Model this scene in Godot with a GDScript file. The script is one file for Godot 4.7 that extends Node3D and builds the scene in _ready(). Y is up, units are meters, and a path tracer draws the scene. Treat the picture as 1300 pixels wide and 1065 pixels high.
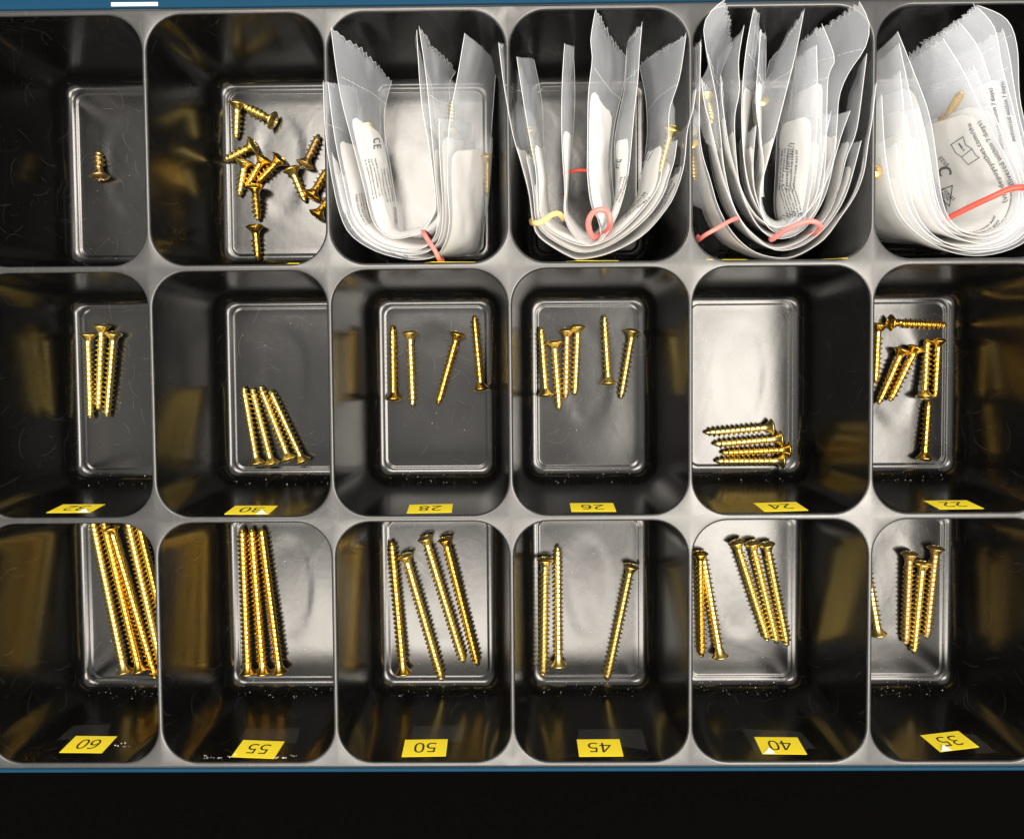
extends Node3D
# Compartment tray of brass screws seen from straight above. Sizes below are in millimetres,
# measured from the tray's centre and from the top of its rim; mm() turns them into metres.

const RIM := 0.052                    # height of the rim above the bench, m
const PX := 56.1094                   # compartment pitch across
const PZ := 78.8438                   # compartment pitch down
const HW := 27.27                     # half opening
const HL := 38.33
const CORNER := 11.0
const WALL_IN := 3.6                  # draft of a wall between the lip and the bottom fillet
const WALL_D := 39.0
const DEPTH := 45.9
const FOCAL := 1000.0
const CAM := Vector3(3.2368, 245.03, -11.538)
var axes: Basis                       # rows: image right, image down, into the picture, in (x, south, down)
var rng := RandomNumberGenerator.new()
var noise := FastNoiseLite.new()
var M := {}
var taken := {}
const ARM := {"00": [0, 0.5], "01": [0.5, 1], "02": [0, 0.45], "10": [0.55, 1], "11": [0, 0.5], "12": [0, 0.45], "21": [0.55, 1], "25": [0.6, 1], "30": [0, 0.48], "31": [0, 0.45], "32": [0, 0.45]}
const PRINTED := [[0, 0], [0, 1], [0, 2], [1, 0], [1, 1], [1, 2], [2, 1], [2, 5], [3, 0], [3, 1], [3, 2]]

func _ready() -> void:
	rng.seed = 20240611
	noise.seed = 7
	noise.frequency = 1.0
	set_camera()
	set_light()
	make_materials()
	build_bench()
	build_case()
	build_tray()
	build_screws()
	build_bags()
	build_bands()

# ---------------------------------------------------------------- camera and light
func set_camera() -> void:
	var rx := 0.0362
	var ry := 0.0109
	var rz := -0.0079
	var bx := Basis(Vector3(1, 0, 0), Vector3(0, cos(rx), sin(rx)), Vector3(0, -sin(rx), cos(rx)))
	var by := Basis(Vector3(cos(ry), 0, -sin(ry)), Vector3(0, 1, 0), Vector3(sin(ry), 0, cos(ry)))
	var bz := Basis(Vector3(cos(rz), sin(rz), 0), Vector3(-sin(rz), cos(rz), 0), Vector3(0, 0, 1))
	axes = bz * bx * by
	var at := axes.transposed()       # columns: the three picture axes in (x, south, down)
	var right := Vector3(at.x.x, -at.x.z, at.x.y)
	var down := Vector3(at.y.x, -at.y.z, at.y.y)
	var into := Vector3(at.z.x, -at.z.z, at.z.y)
	var cam := Camera3D.new()
	cam.name = "camera"
	cam.near = 0.02
	cam.far = 20.0
	cam.projection = Camera3D.PROJECTION_FRUSTUM
	cam.size = cam.near * 1065.0 / FOCAL
	cam.frustum_offset = Vector2(0, -(532.5 - 487.5) / FOCAL * cam.near)
	cam.transform = Transform3D(Basis(right, -down, -into), mm(CAM))
	add_child(cam)
	cam.current = true

func set_light() -> void:
	var e := Environment.new()
	e.background_mode = Environment.BG_COLOR
	e.background_color = Color(1.0, 0.98, 0.95)
	e.background_energy_multiplier = 0.5
	e.tonemap_mode = Environment.TONE_MAPPER_LINEAR
	e.tonemap_exposure = 2.6
	e.sdfgi_enabled = true
	e.ssao_enabled = true
	e.ssil_enabled = true
	var w := WorldEnvironment.new()
	w.name = "surroundings"
	w.environment = e
	add_child(w)
	# three ceiling fittings: [centre x, centre z, size x, size z, radiance]
	for l in [[-0.25, -0.42, 0.6, 0.34, 1.2], [0.62, 0.22, 0.55, 0.8, 1.0], [-0.2, 0.68, 0.9, 0.3, 0.9]]:
		var a := AreaLight3D.new()
		a.name = "ceiling_light"
		a.area_size = Vector2(l[2], l[3])
		a.area_normalize_energy = false
		a.light_energy = 3.4 * l[4]
		a.light_color = Color(1.0, 0.965, 0.915)
		a.area_range = 8.0
		a.shadow_enabled = true
		a.position = Vector3(l[0], 1.6, l[1])
		a.rotation.x = -PI / 2
		add_child(a, true)

# ---------------------------------------------------------------- small helpers
func mm(p: Vector3) -> Vector3:
	return Vector3(p.x * 0.001, RIM + p.y * 0.001, p.z * 0.001)

func ray(u: float, v: float) -> Vector3:
	var d := axes.transposed() * Vector3((u - 650.0) / FOCAL, (v - 487.5) / FOCAL, 1.0)
	return Vector3(d.x, -d.z, d.y)

func spot(u: float, v: float, y: float) -> Vector3:      # the point at height y (mm) that the photograph shows at (u, v)
	var d := ray(u, v)
	return CAM + d * ((y - CAM.y) / d.y)

func numbered(called: String) -> String:
	taken[called] = taken.get(called, -1) + 1
	return called if taken[called] == 0 else "%s_%03d" % [called, taken[called]]

func thing(called: String, label: String, category: String, at := Vector3.ZERO, group := "") -> Node3D:
	var o := Node3D.new()
	o.name = numbered(called)
	add_child(o)
	o.position = at
	o.set_meta("label", label)
	o.set_meta("category", category)
	if group:
		o.set_meta("group", group)
	return o

func part(called: String, mesh: Mesh, m: Material, parent: Node3D, label := "") -> MeshInstance3D:
	var o := MeshInstance3D.new()
	o.name = called
	o.mesh = mesh
	o.material_override = m
	parent.add_child(o, true)
	if label:
		o.set_meta("label", label)
	return o

func new_st(flat := false) -> SurfaceTool:
	var st := SurfaceTool.new()
	st.begin(Mesh.PRIMITIVE_TRIANGLES)
	if flat:
		st.set_smooth_group(-1)
	return st

func done(st: SurfaceTool, smooth := true) -> ArrayMesh:
	if smooth:
		st.index()
	st.generate_normals()
	return st.commit()

func tri(st: SurfaceTool, a: Vector3, b: Vector3, c: Vector3) -> void:
	st.add_vertex(a)
	st.add_vertex(b)
	st.add_vertex(c)

func quad(st: SurfaceTool, a: Vector3, b: Vector3, c: Vector3, d: Vector3) -> void:
	tri(st, a, b, c)
	tri(st, a, c, d)

func sheet(st: SurfaceTool, rows: Array, closed := false) -> void:
	for i in rows.size() - 1:
		var a: PackedVector3Array = rows[i]
		var b: PackedVector3Array = rows[i + 1]
		var n := a.size()
		for j in (n if closed else n - 1):
			var k := (j + 1) % n
			quad(st, a[j], a[k], b[k], b[j])

func tube(st: SurfaceTool, path: PackedVector3Array, r: float, sides := 6, loop := false) -> void:
	var rows := []
	var n := path.size()
	var side := Vector3.ZERO
	for i in n:
		var t := (path[(i + 1) % n if loop else mini(i + 1, n - 1)] - path[(i - 1 + n) % n if loop else maxi(i - 1, 0)]).normalized()
		if side == Vector3.ZERO:
			side = t.cross(Vector3(0.31, 0.9, 0.2)).normalized()
		side = (side - t * side.dot(t)).normalized()
		var up := t.cross(side)
		var ring := PackedVector3Array()
		for k in sides:
			var a := TAU * k / sides
			ring.append(path[i] + (side * cos(a) + up * sin(a)) * r)
		rows.append(ring)
	if loop:
		rows.append(rows[0])
	sheet(st, rows, true)
	if not loop:
		for e in [0, n - 1]:
			for k in sides:
				tri(st, path[e], rows[e][k], rows[e][(k + 1) % sides])

func rounded(hw: float, hl: float, r: float, y: float, cx := 0.0, cz := 0.0) -> PackedVector3Array:
	var out := PackedVector3Array()
	var seg := 10
	var flat := 8
	var sg := [Vector2(1, 1), Vector2(-1, 1), Vector2(-1, -1), Vector2(1, -1)]
	for q in 4:
		var c := Vector2(sg[q].x * (hw - r), sg[q].y * (hl - r))
		for k in seg + 1:
			var a := PI / 2 * (q + float(k) / seg)
			out.append(Vector3(cx + c.x + r * cos(a), y, cz + c.y + r * sin(a)))
		var n: Vector2 = sg[(q + 1) % 4]
		var from := out[out.size() - 1]
		var a2 := PI / 2 * (q + 1)
		var to := Vector3(cx + n.x * (hw - r) + r * cos(a2), y, cz + n.y * (hl - r) + r * sin(a2))
		for k in range(1, flat):
			out.append(from.lerp(to, float(k) / flat))
	return out

func to_m(ring: PackedVector3Array) -> PackedVector3Array:
	var out := PackedVector3Array()
	for p in ring:
		out.append(mm(p))
	return out

# ---------------------------------------------------------------- materials
func lin(r: float, g: float, b: float, a := 1.0) -> Color:
	var c := Color(r, g, b).linear_to_srgb()
	c.a = a
	return c

func plain(c: Color, rough: float, spec := 0.5) -> StandardMaterial3D:
	var m := StandardMaterial3D.new()
	m.albedo_color = c
	m.roughness = rough
	m.metallic_specular = spec
	return m

func noise_tex(freq: float, lo: float, hi: float, sd: int, normal := 0.0, octaves := 4) -> NoiseTexture2D:
	var n := FastNoiseLite.new()
	n.seed = sd
	n.frequency = freq
	n.fractal_octaves = octaves
	var t := NoiseTexture2D.new()
	t.width = 512
	t.height = 512
	t.seamless = true
	t.noise = n
	if normal > 0.0:
		t.as_normal_map = true
		t.bump_strength = normal
	else:
		var g := Gradient.new()
		g.set_color(0, Color(lo, lo, lo))
		g.set_color(1, Color(hi, hi, hi))
		t.color_ramp = g
	return t

func scuffed(base: float, count: int, sd: int) -> ImageTexture:      # dark plastic with fine pale scratches and specks of dust
	var r := RandomNumberGenerator.new()
	r.seed = sd
	var n := 1024
	var im := Image.create(n, n, false, Image.FORMAT_RGB8)
	im.fill(lin(base, base * 0.97, base * 0.92))
	for i in count:
		var p := Vector2(r.randf() * n, r.randf() * n)
		var a := r.randf() * TAU
		var bend := r.randf_range(-0.02, 0.02)
		var k := r.randf_range(0.02, 0.1)
		for s in int(r.randf_range(10, 130)):
			a += bend
			p += Vector2(cos(a), sin(a))
			var x := posmod(int(p.x), n)
			var y := posmod(int(p.y), n)
			im.set_pixel(x, y, lin(base + k, base + k * 0.97, base + k * 0.92))
	for i in count * 6:
		var k := r.randf_range(0.03, 0.3)
		var x := r.randi() % n
		var y := r.randi() % n
		for q in r.randi_range(1, 3):
			im.set_pixel((x + r.randi() % 2) % n, (y + r.randi() % 2) % n, lin(base + k, base + k, base + k))
	return ImageTexture.create_from_image(im)

func make_materials() -> void:
	var t := StandardMaterial3D.new()
	t.albedo_texture = scuffed(0.003, 130, 5)
	t.uv1_triplanar = true
	t.uv1_world_triplanar = true
	t.uv1_scale = Vector3.ONE * 11.0
	t.roughness = 1.0
	t.roughness_texture = noise_tex(0.006, 0.19, 0.23, 3)
	t.metallic_specular = 0.5
	t.normal_enabled = true
	t.normal_texture = noise_tex(0.05, 0, 1, 9, 3.0)
	t.normal_scale = 0.015
	M.plastic = t
	var rim: StandardMaterial3D = t.duplicate()
	rim.metallic_specular = 0.62
	rim.roughness_texture = noise_tex(0.02, 0.32, 0.38, 4)
	M.rim = rim
	var brass := [Color(0.85, 0.71, 0.35), Color(0.84, 0.76, 0.48), Color(0.78, 0.67, 0.45)]
	M.brass = []
	for k in 3:
		var b := plain(brass[k], [0.26, 0.33, 0.38][k])
		b.metallic = 1.0
		M.brass.append(b)
	M.yellow = plain(lin(0.88, 0.7, 0.035), 0.7, 0.2)
	M.ink = plain(lin(0.012, 0.012, 0.014), 0.6)
	M.print = plain(lin(0.02, 0.02, 0.022), 0.7)
	M.paper = plain(lin(0.88, 0.87, 0.85), 0.75)
	M.paper.backlight_enabled = true
	M.paper.backlight = Color(0.7, 0.69, 0.67)
	M.white = plain(lin(0.75, 0.74, 0.72), 0.6)
	var f := plain(lin(0.78, 0.82, 0.88, 0.25), 0.27)
	f.transparency = BaseMaterial3D.TRANSPARENCY_ALPHA
	f.backlight_enabled = true
	f.backlight = Color(0.9, 0.9, 0.9)
	M.film = f
	var s := plain(lin(0.9, 0.9, 0.9, 0.32), 0.35)
	s.transparency = BaseMaterial3D.TRANSPARENCY_ALPHA
	M.seam = s
	var tp := plain(lin(0.7, 0.7, 0.7, 0.025), 0.3)
	tp.transparency = BaseMaterial3D.TRANSPARENCY_ALPHA
	M.tape = tp
	M.band = [plain(lin(0.5, 0.05, 0.03), 0.5), plain(lin(0.58, 0.15, 0.13), 0.5), plain(lin(0.68, 0.46, 0.17), 0.5)]
	M.blue = plain(lin(0.002, 0.028, 0.06), 0.6, 0.2)
	M.blue.roughness_texture = noise_tex(0.05, 0.5, 0.65, 12)
	M.blue.roughness = 1.0
	M.blue.uv1_triplanar = true
	M.blue.uv1_scale = Vector3.ONE * 20.0
	M.bench = plain(lin(0.0012, 0.0012, 0.0012), 0.95)
	M.bench.specular_mode = BaseMaterial3D.SPECULAR_DISABLED

# ---------------------------------------------------------------- setting
func build_bench() -> void:
	var st := new_st(true)
	quad(st, Vector3(-0.7, 0, -0.6), Vector3(0.7, 0, -0.6), Vector3(0.7, 0, 0.6), Vector3(-0.7, 0, 0.6))
	quad(st, Vector3(-0.7, -0.02, -0.6), Vector3(-0.7, -0.02, 0.6), Vector3(0.7, -0.02, 0.6), Vector3(0.7, -0.02, -0.6))
	for e in [[-0.7, -0.6, 0.7, -0.6], [0.7, -0.6, 0.7, 0.6], [0.7, 0.6, -0.7, 0.6], [-0.7, 0.6, -0.7, -0.6]]:
		quad(st, Vector3(e[0], -0.02, e[1]), Vector3(e[2], -0.02, e[3]), Vector3(e[2], 0, e[3]), Vector3(e[0], 0, e[1]))
	var o := part("bench_top", done(st, false), M.bench, self)
	o.set_meta("kind", "structure")
	o.set_meta("label", "black cloth covered bench top under the tray")

func box_ring(x0: float, x1: float, z0: float, z1: float, y: float) -> PackedVector3Array:
	return rounded((x1 - x0) / 2, (z1 - z0) / 2, 1.0, y, (x0 + x1) / 2, (z0 + z1) / 2)

func build_case() -> void:
	var t := thing("tool_case", "blue plastic case edge framing the black compartment tray", "case")
	var gx := PX * 3 + 1.3
	var gz := PZ * 1.5 + 1.3
	var st := new_st()
	# profile from inside bottom over the top edge to the outside: [grow, y]
	var rows := []
	for q in [[0.0, -50.0], [0.0, -2.0], [0.25, -1.5], [0.6, -1.3], [1.0, -1.3]]:
		rows.append(to_m(box_ring(-gx - q[0], gx + q[0], -gz - q[0], gz + q[0], q[1])))
	for q in [[0.0, -1.3], [0.35, -1.5], [0.6, -2.0], [0.6, -51.9]]:
		rows.append(to_m(box_ring(-gx - 4 - q[0], gx + 4 + q[0], -gz - 4.4 - q[0], gz + 1.1 + q[0], q[1])))
	sheet(st, rows, true)
	part("case_wall", done(st), M.blue, t)
	st = new_st()
	var b := to_m(box_ring(-gx, gx, -gz, gz, -49.0))
	for j in b.size():
		tri(st, mm(Vector3(0, -49, 0)), b[j], b[(j + 1) % b.size()])
	part("case_floor", done(st), M.blue, t)
	st = new_st(true)
	var a := [spot(141, 3.5, -1.1), spot(200, 3.0, -1.1), spot(200, 7.5, -1.1), spot(141, 8.0, -1.1)]
	var low := []
	for p in a:
		low.append(mm(p - Vector3(0, 0.15, 0)))
	for k in 4:
		a[k] = mm(a[k] + Vector3(0, 0.2, 0))
	quad(st, a[0], a[1], a[2], a[3])
	for k in 4:
		quad(st, low[k], low[(k + 1) % 4], a[(k + 1) % 4], a[k])
	part("white_strip", done(st, false), M.white, t)

func centre(r: int, c: int) -> Vector3:
	return Vector3((c - 2.5) * PX, 0, (r - 1) * PZ)

func floor_relief(x: float, z: float, k: float) -> float:   # x, z in -1..1: slight sink of the moulded floor
	var d := Vector2(x * 1.15, z * 0.85 + 0.12)
	var q := clampf((0.62 - d.length()) / 0.16, 0.0, 1.0)
	return -0.14 * q * q * (3 - 2 * q) + 0.07 * noise.get_noise_2d(x * 0.8 + k * 9.0, z * 0.9)

func build_tray() -> void:
	var tray := thing("compartment_tray", "black glossy plastic tray with eighteen deep compartments and grey rim", "tray")
	var st := new_st()
	for r in 3:
		for c in 6:
			var o := centre(r, c)
			var rows := []
			var e := 0.74
			# flat web out to the cell's border
			var inner := rounded(HW + e, HL + e, CORNER + e, 0.0)
			var outer := PackedVector3Array()
			for p in inner:
				var cx := HW - CORNER
				var cz := HL - CORNER
				var w := Vector3(p.x, 0, p.z)
				if absf(p.x) > cx and absf(p.z) > cz:
					var d := Vector2(absf(p.x) - cx, absf(p.z) - cz).normalized()
					var room := Vector2(PX / 2 - cx, PZ / 2 - cz)
					if absf(d.x - d.y) < 0.02:
						w = Vector3(signf(p.x) * PX / 2, 0, signf(p.z) * PZ / 2)
					else:
						var f := minf(room.x / maxf(d.x, 1e-4), room.y / maxf(d.y, 1e-4))
						w = Vector3(signf(p.x) * (cx + d.x * f), 0, signf(p.z) * (cz + d.y * f))
				elif absf(p.x) > cx:
					w.x = signf(p.x) * PX / 2
				else:
					w.z = signf(p.z) * PZ / 2
				outer.append(w)
			rows.append(outer)
			rows.append(inner)
			for k in range(1, 6):
				var a := PI / 2 * k / 5.0
				rows.append(rounded(HW + e * (1 - sin(a)), HL + e * (1 - sin(a)), CORNER + e * (1 - sin(a)), -e * (1 - cos(a))))
			var put := []
			for row in rows:
				var ring := PackedVector3Array()
				for p in row:
					ring.append(mm(p + o))
				put.append(ring)
			sheet(st, put, true)
	# outer flange, turned down
	var gx := PX * 3
	var gz := PZ * 1.5
	var fl := []
	for q in [[0.0, 0.0], [0.35, -0.03], [0.7, -0.25], [0.9, -0.6], [0.95, -1.0], [0.95, -12.0]]:
		fl.append(to_m(rounded(gx + q[0], gz + q[0], 0.01 + q[0], q[1])))
	sheet(st, fl, true)
	part("rim", done(st), M.rim, tray)
	for r in 3:
		for c in 6:
			var ms := compartment_mesh(r * 6 + c)
			var o := part("compartment", ms, M.plastic, tray)
			o.position = centre(r, c) * 0.001 + Vector3(0, RIM, 0)
	stickers(tray)
	crumbs(tray)

func compartment_mesh(k: int) -> ArrayMesh:
	var rows := []
	# [inset from the opening, y, corner radius]
	var prof := [[0.0, -0.74, CORNER], [0.35, -4.0, 10.8], [1.2, -13.0, 10.0], [2.2, -24.0, 9.0], [3.1, -34.0, 8.0], [WALL_IN, -WALL_D, 7.4]]
	for i in range(1, 9):           # concave fillet into the floor
		var a := PI / 2 * i / 8.0
		prof.append([WALL_IN + 4.3 * (1 - cos(a)), -WALL_D - 6.6 * sin(a), lerpf(7.4, 4.0, i / 8.0)])
	# rounded step down to the floor panel
	for i in range(1, 9):
		var f := i / 8.0
		prof.append([7.9 + 1.5 * f, -45.6 - 0.05 * f - 0.25 * smoothstep(0.15, 0.95, f), lerpf(4.0, 2.8, f)])
	for q in prof:
		rows.append(rounded(HW - q[0], HL - q[0], q[2], q[1]))
	var fx: float = HW - 9.4
	var fz: float = HL - 9.4
	for i in range(1, 15):
		var s := 1.0 - i / 14.0
		s = maxf(s, 0.003)
		var ring := rounded(fx * s, fz * s, 2.8 * s, -DEPTH)
		for j in ring.size():
			var fade := smoothstep(0.0, 0.2, 1.0 - s)
			ring[j].y += floor_relief(ring[j].x / fx, ring[j].z / fz, k * 1.7) * fade
		rows.append(ring)
	var st := new_st()
	for i in rows.size():
		for j in rows[i].size():
			rows[i][j] *= 0.001
	sheet(st, rows, true)
	return done(st)

# ---------------------------------------------------------------- lettering
func letters(text: String, bold := false) -> Array:        # triangles of the text in a box of height 1, centred
	var tm := TextMesh.new()
	var f := SystemFont.new()
	f.font_names = PackedStringArray(["Droid Sans"])
	if bold:
		f.font_weight = 700
	tm.font = f
	tm.text = text
	tm.font_size = 64
	tm.pixel_size = 0.02
	tm.depth = 0.0
	tm.curve_step = 2.0
	var out := []
	var arr := tm.get_mesh_arrays()
	var v: PackedVector3Array = arr[Mesh.ARRAY_VERTEX]
	var idx: PackedInt32Array = arr[Mesh.ARRAY_INDEX] if arr[Mesh.ARRAY_INDEX] != null else PackedInt32Array(range(v.size()))
	var cap := 0.02 * 64 * 0.72
	for i in range(0, idx.size(), 3):
		var a := v[idx[i]]
		var b := v[idx[i + 1]]
		var c := v[idx[i + 2]]
		out.append([Vector2(a.x, a.y) / cap, Vector2(b.x, b.y) / cap, Vector2(c.x, c.y) / cap])
	return out

# ---------------------------------------------------------------- stickers on the front walls
func on_wall(u: float, v: float, r: int, off: float) -> Vector3:    # where the ray meets the front wall of row r
	var d := ray(u, v)
	var a := Vector3(0, -0.74, (r - 1) * PZ + HL)
	var b := Vector3(0, -WALL_D, (r - 1) * PZ + HL - WALL_IN)
	var along := (b - a).normalized()
	var n := Vector3(0, -along.z, along.y)
	if n.z > 0:
		n = -n
	var k := (a - CAM).dot(n) / d.dot(n)
	return CAM + d * k + n * off

func stickers(tray: Node3D) -> void:
	var S := [
		["60", 2, 72, 958.5, 127, 959, 150.5, 932.5, 98, 932], ["55", 2, 294, 962, 345, 965, 360, 940, 311, 939], ["50", 2, 510.5, 962.7, 566, 961.6, 568, 937.4, 514, 938],
		["45", 2, 735, 962, 796, 961.6, 788, 937.4, 727, 938], ["40", 2, 970, 958.6, 1029, 959.6, 1012, 935, 953, 935], ["35", 2, 1193, 956, 1246, 951, 1217, 926, 1168, 933],
		["32", 1, 57, 652.5, 115, 652.5, 135, 639, 78, 639.6], ["30", 1, 285, 655, 342, 655, 352.6, 640.7, 296, 640.7], ["28", 1, 515.6, 653, 573.8, 652, 575.6, 639, 519.5, 640],
		["26", 1, 726, 651, 783.5, 650.7, 778.8, 638, 721.6, 638], ["24", 1, 975, 650, 1028, 649, 1005.5, 637, 957, 638.6], ["22", 1, 1202, 647, 1254, 646.4, 1220, 635, 1168, 635.6],
		["", 0, 286, 332.5, 343, 332.5, 350, 326, 296, 326], ["", 0, 518, 331, 578, 331, 579, 325, 520, 325], ["", 0, 742, 329.5, 806, 329.5, 802, 323, 740, 323], ["", 0, 944, 328, 1000, 328, 986, 322, 934, 322], ["", 0, 1140, 327, 1192, 327, 1170, 321, 1120, 321]]
	for s in S:
		var q := []
		for k in 4:
			q.append(on_wall(s[2 + 2 * k], s[3 + 2 * k], s[1], 0.14))
		var cen: Vector3 = (q[0] + q[1] + q[2] + q[3]) / 4
		if s[1] == 0:                  # seen from beyond the wall: only the top edge of the sticker shows
			cen += (Vector3(cen.x, -5.9, -PZ + HL - 0.74) - cen) * Vector3(0, 1, 1)
		var ex: Vector3 = ((q[1] - q[0]) + (q[2] - q[3])).normalized()
		var ey: Vector3 = ((q[0] - q[3]) + (q[1] - q[2])).normalized()     # up the wall
		ey = (ey - ex * ey.dot(ex)).normalized()
		var w := 14.2
		var h := 9.4
		var n := ex.cross(ey)
		if n.z > 0:
			n = -n
		var st := new_st(true)
		var cor := []
		for k in [[-1, -1], [1, -1], [1, 1], [-1, 1]]:
			cor.append(cen + ex * (w / 2 * k[0]) + ey * (h / 2 * k[1]))
		quad(st, mm(cor[0]), mm(cor[1]), mm(cor[2]), mm(cor[3]))
		for k in 4:
			quad(st, mm(cor[k]), mm(cor[(k + 1) % 4]), mm(cor[(k + 1) % 4] - n * 0.1), mm(cor[k] - n * 0.1))
		var o := part("sticker", done(st, false), M.yellow, tray, ("yellow sticker printed %s on a compartment wall" % s[0]) if s[0] else "yellow sticker high on a compartment wall")
		if s[0]:
			st = new_st(true)
			var shapes := letters(s[0])
			var lo := Vector2(9, 9)
			var hi := Vector2(-9, -9)
			for t in shapes:
				for x in t:
					lo = lo.min(x)
					hi = hi.max(x)
			for t in shapes:
				var p := []
				for y in t:
					var x: Vector2 = y - (lo + hi) / 2
					p.append(mm(cen - ex * (x.x * 5.2) + ey * (x.y * 5.2) + n * 0.06))
				tri(st, p[0], p[1], p[2])
			part("numerals", done(st, false), M.ink, o)
		if s[0] in ["32", "30", "40", "35"]:        # a corner has come away and shows its white back
			st = new_st(true)
			var side := -1.0 if s[0] in ["40", "35"] else 1.0
			var a: Vector3 = cen + ex * (side * w * 0.47) + ey * h * 0.5 + n * 0.08
			var b: Vector3 = cen + ex * (side * w * 0.2) + ey * h * 0.5 + n * 0.08
			var c: Vector3 = cen + ex * (side * w * 0.3) + ey * h * 0.24 + n * 0.7
			tri(st, mm(a), mm(b), mm(c))
			tri(st, mm(a - n * 0.05), mm(c - n * 0.05), mm(b - n * 0.05))
			part("peeled_corner", done(st, false), M.white, o)
	for q in [[72, 940, 92, 921, 140, 920, 136, 934], [303, 941, 311, 925, 381, 925, 375, 944], [520, 937, 525, 922, 590, 921, 586, 942], [734, 938, 735, 926, 815, 926, 823, 953], [960, 956, 942, 925, 1016, 929, 1036, 950], [1222, 930, 1240, 934, 1266, 955, 1240, 957]]:
		var st := new_st(true)
		var p := []
		for k in 4:
			p.append(mm(on_wall(q[2 * k], q[2 * k + 1], 2, 0.07)))
		quad(st, p[0], p[1], p[2], p[3])
		part("clear_tape", done(st, false), M.tape, tray)

func crumbs(tray: Node3D) -> void:
	var st := new_st()
	st.set_smooth_group(-1)
	for k in 4:
		var d := [Vector3(1, -0.5, 0.2), Vector3(-0.7, -0.4, 0.8), Vector3(-0.4, -0.5, -0.9), Vector3(0.1, 0.7, 0.1)]
		d.remove_at(k)
		tri(st, d[0], d[1], d[2])
	st.generate_normals()
	var flake := st.commit()
	var xf := []
	for r in 3:
		for c in 6:
			var o := centre(r, c)
			var near: int = [22, 34, 60][r]
			for i in near:
				var edge := rng.randf() < 0.75
				var p: Vector3
				var nrm := Vector3.UP
				if edge:       # along the foot of the front wall
					var a := rng.randf() * PI / 2
					p = Vector3(rng.randf_range(-20, 20), -WALL_D - 6.6 * sin(a) + 0.12, HL - WALL_IN - 4.3 * (1 - cos(a)) - 0.1)
				else:
					p = Vector3(rng.randf_range(-17, 17), -DEPTH + 0.1, rng.randf_range(-28, 28))
				var s := rng.randf_range(0.05, 0.17) * (1.6 if rng.randf() < 0.08 else 1.0)
				xf.append(Transform3D(Basis.from_euler(Vector3(rng.randf() * 6, rng.randf() * 6, rng.randf() * 6)).scaled(Vector3(s, s * 0.5, s) * 0.001), mm(p + o)))
	# bits of old sticker left on the walls of the front row
	for q in [[6, 925], [10, 930], [22, 910], [155, 944], [146, 947], [160, 948], [218, 890], [228, 895], [230, 912], [225, 885], [262, 963], [270, 962], [280, 962], [300, 958], [352, 962], [362, 963], [372, 960], [290, 961], [258, 960], [226, 897]]:
		var p := on_wall(q[0], q[1], 2, 0.12)
		for i in 3:
			var s := rng.randf_range(0.15, 0.5)
			xf.append(Transform3D(Basis.from_euler(Vector3(1.5, rng.randf() * 6, rng.randf() * 6)).scaled(Vector3(s, s * 0.3, s * 0.4) * 0.001), mm(p + Vector3(rng.randf_range(-1, 1), rng.randf_range(-0.4, 0.4), 0))))
	var mmh := MultiMesh.new()
	mmh.transform_format = MultiMesh.TRANSFORM_3D
	mmh.mesh = flake
	mmh.instance_count = xf.size()
	for i in xf.size():
		mmh.set_instance_transform(i, xf[i])
	var n := MultiMeshInstance3D.new()
	n.name = "dust_crumbs"
	n.multimesh = mmh
	n.material_override = M.white
	n.set_meta("kind", "stuff")
	tray.add_child(n, true)

# ---------------------------------------------------------------- screws
var screw_cache := {}

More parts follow.
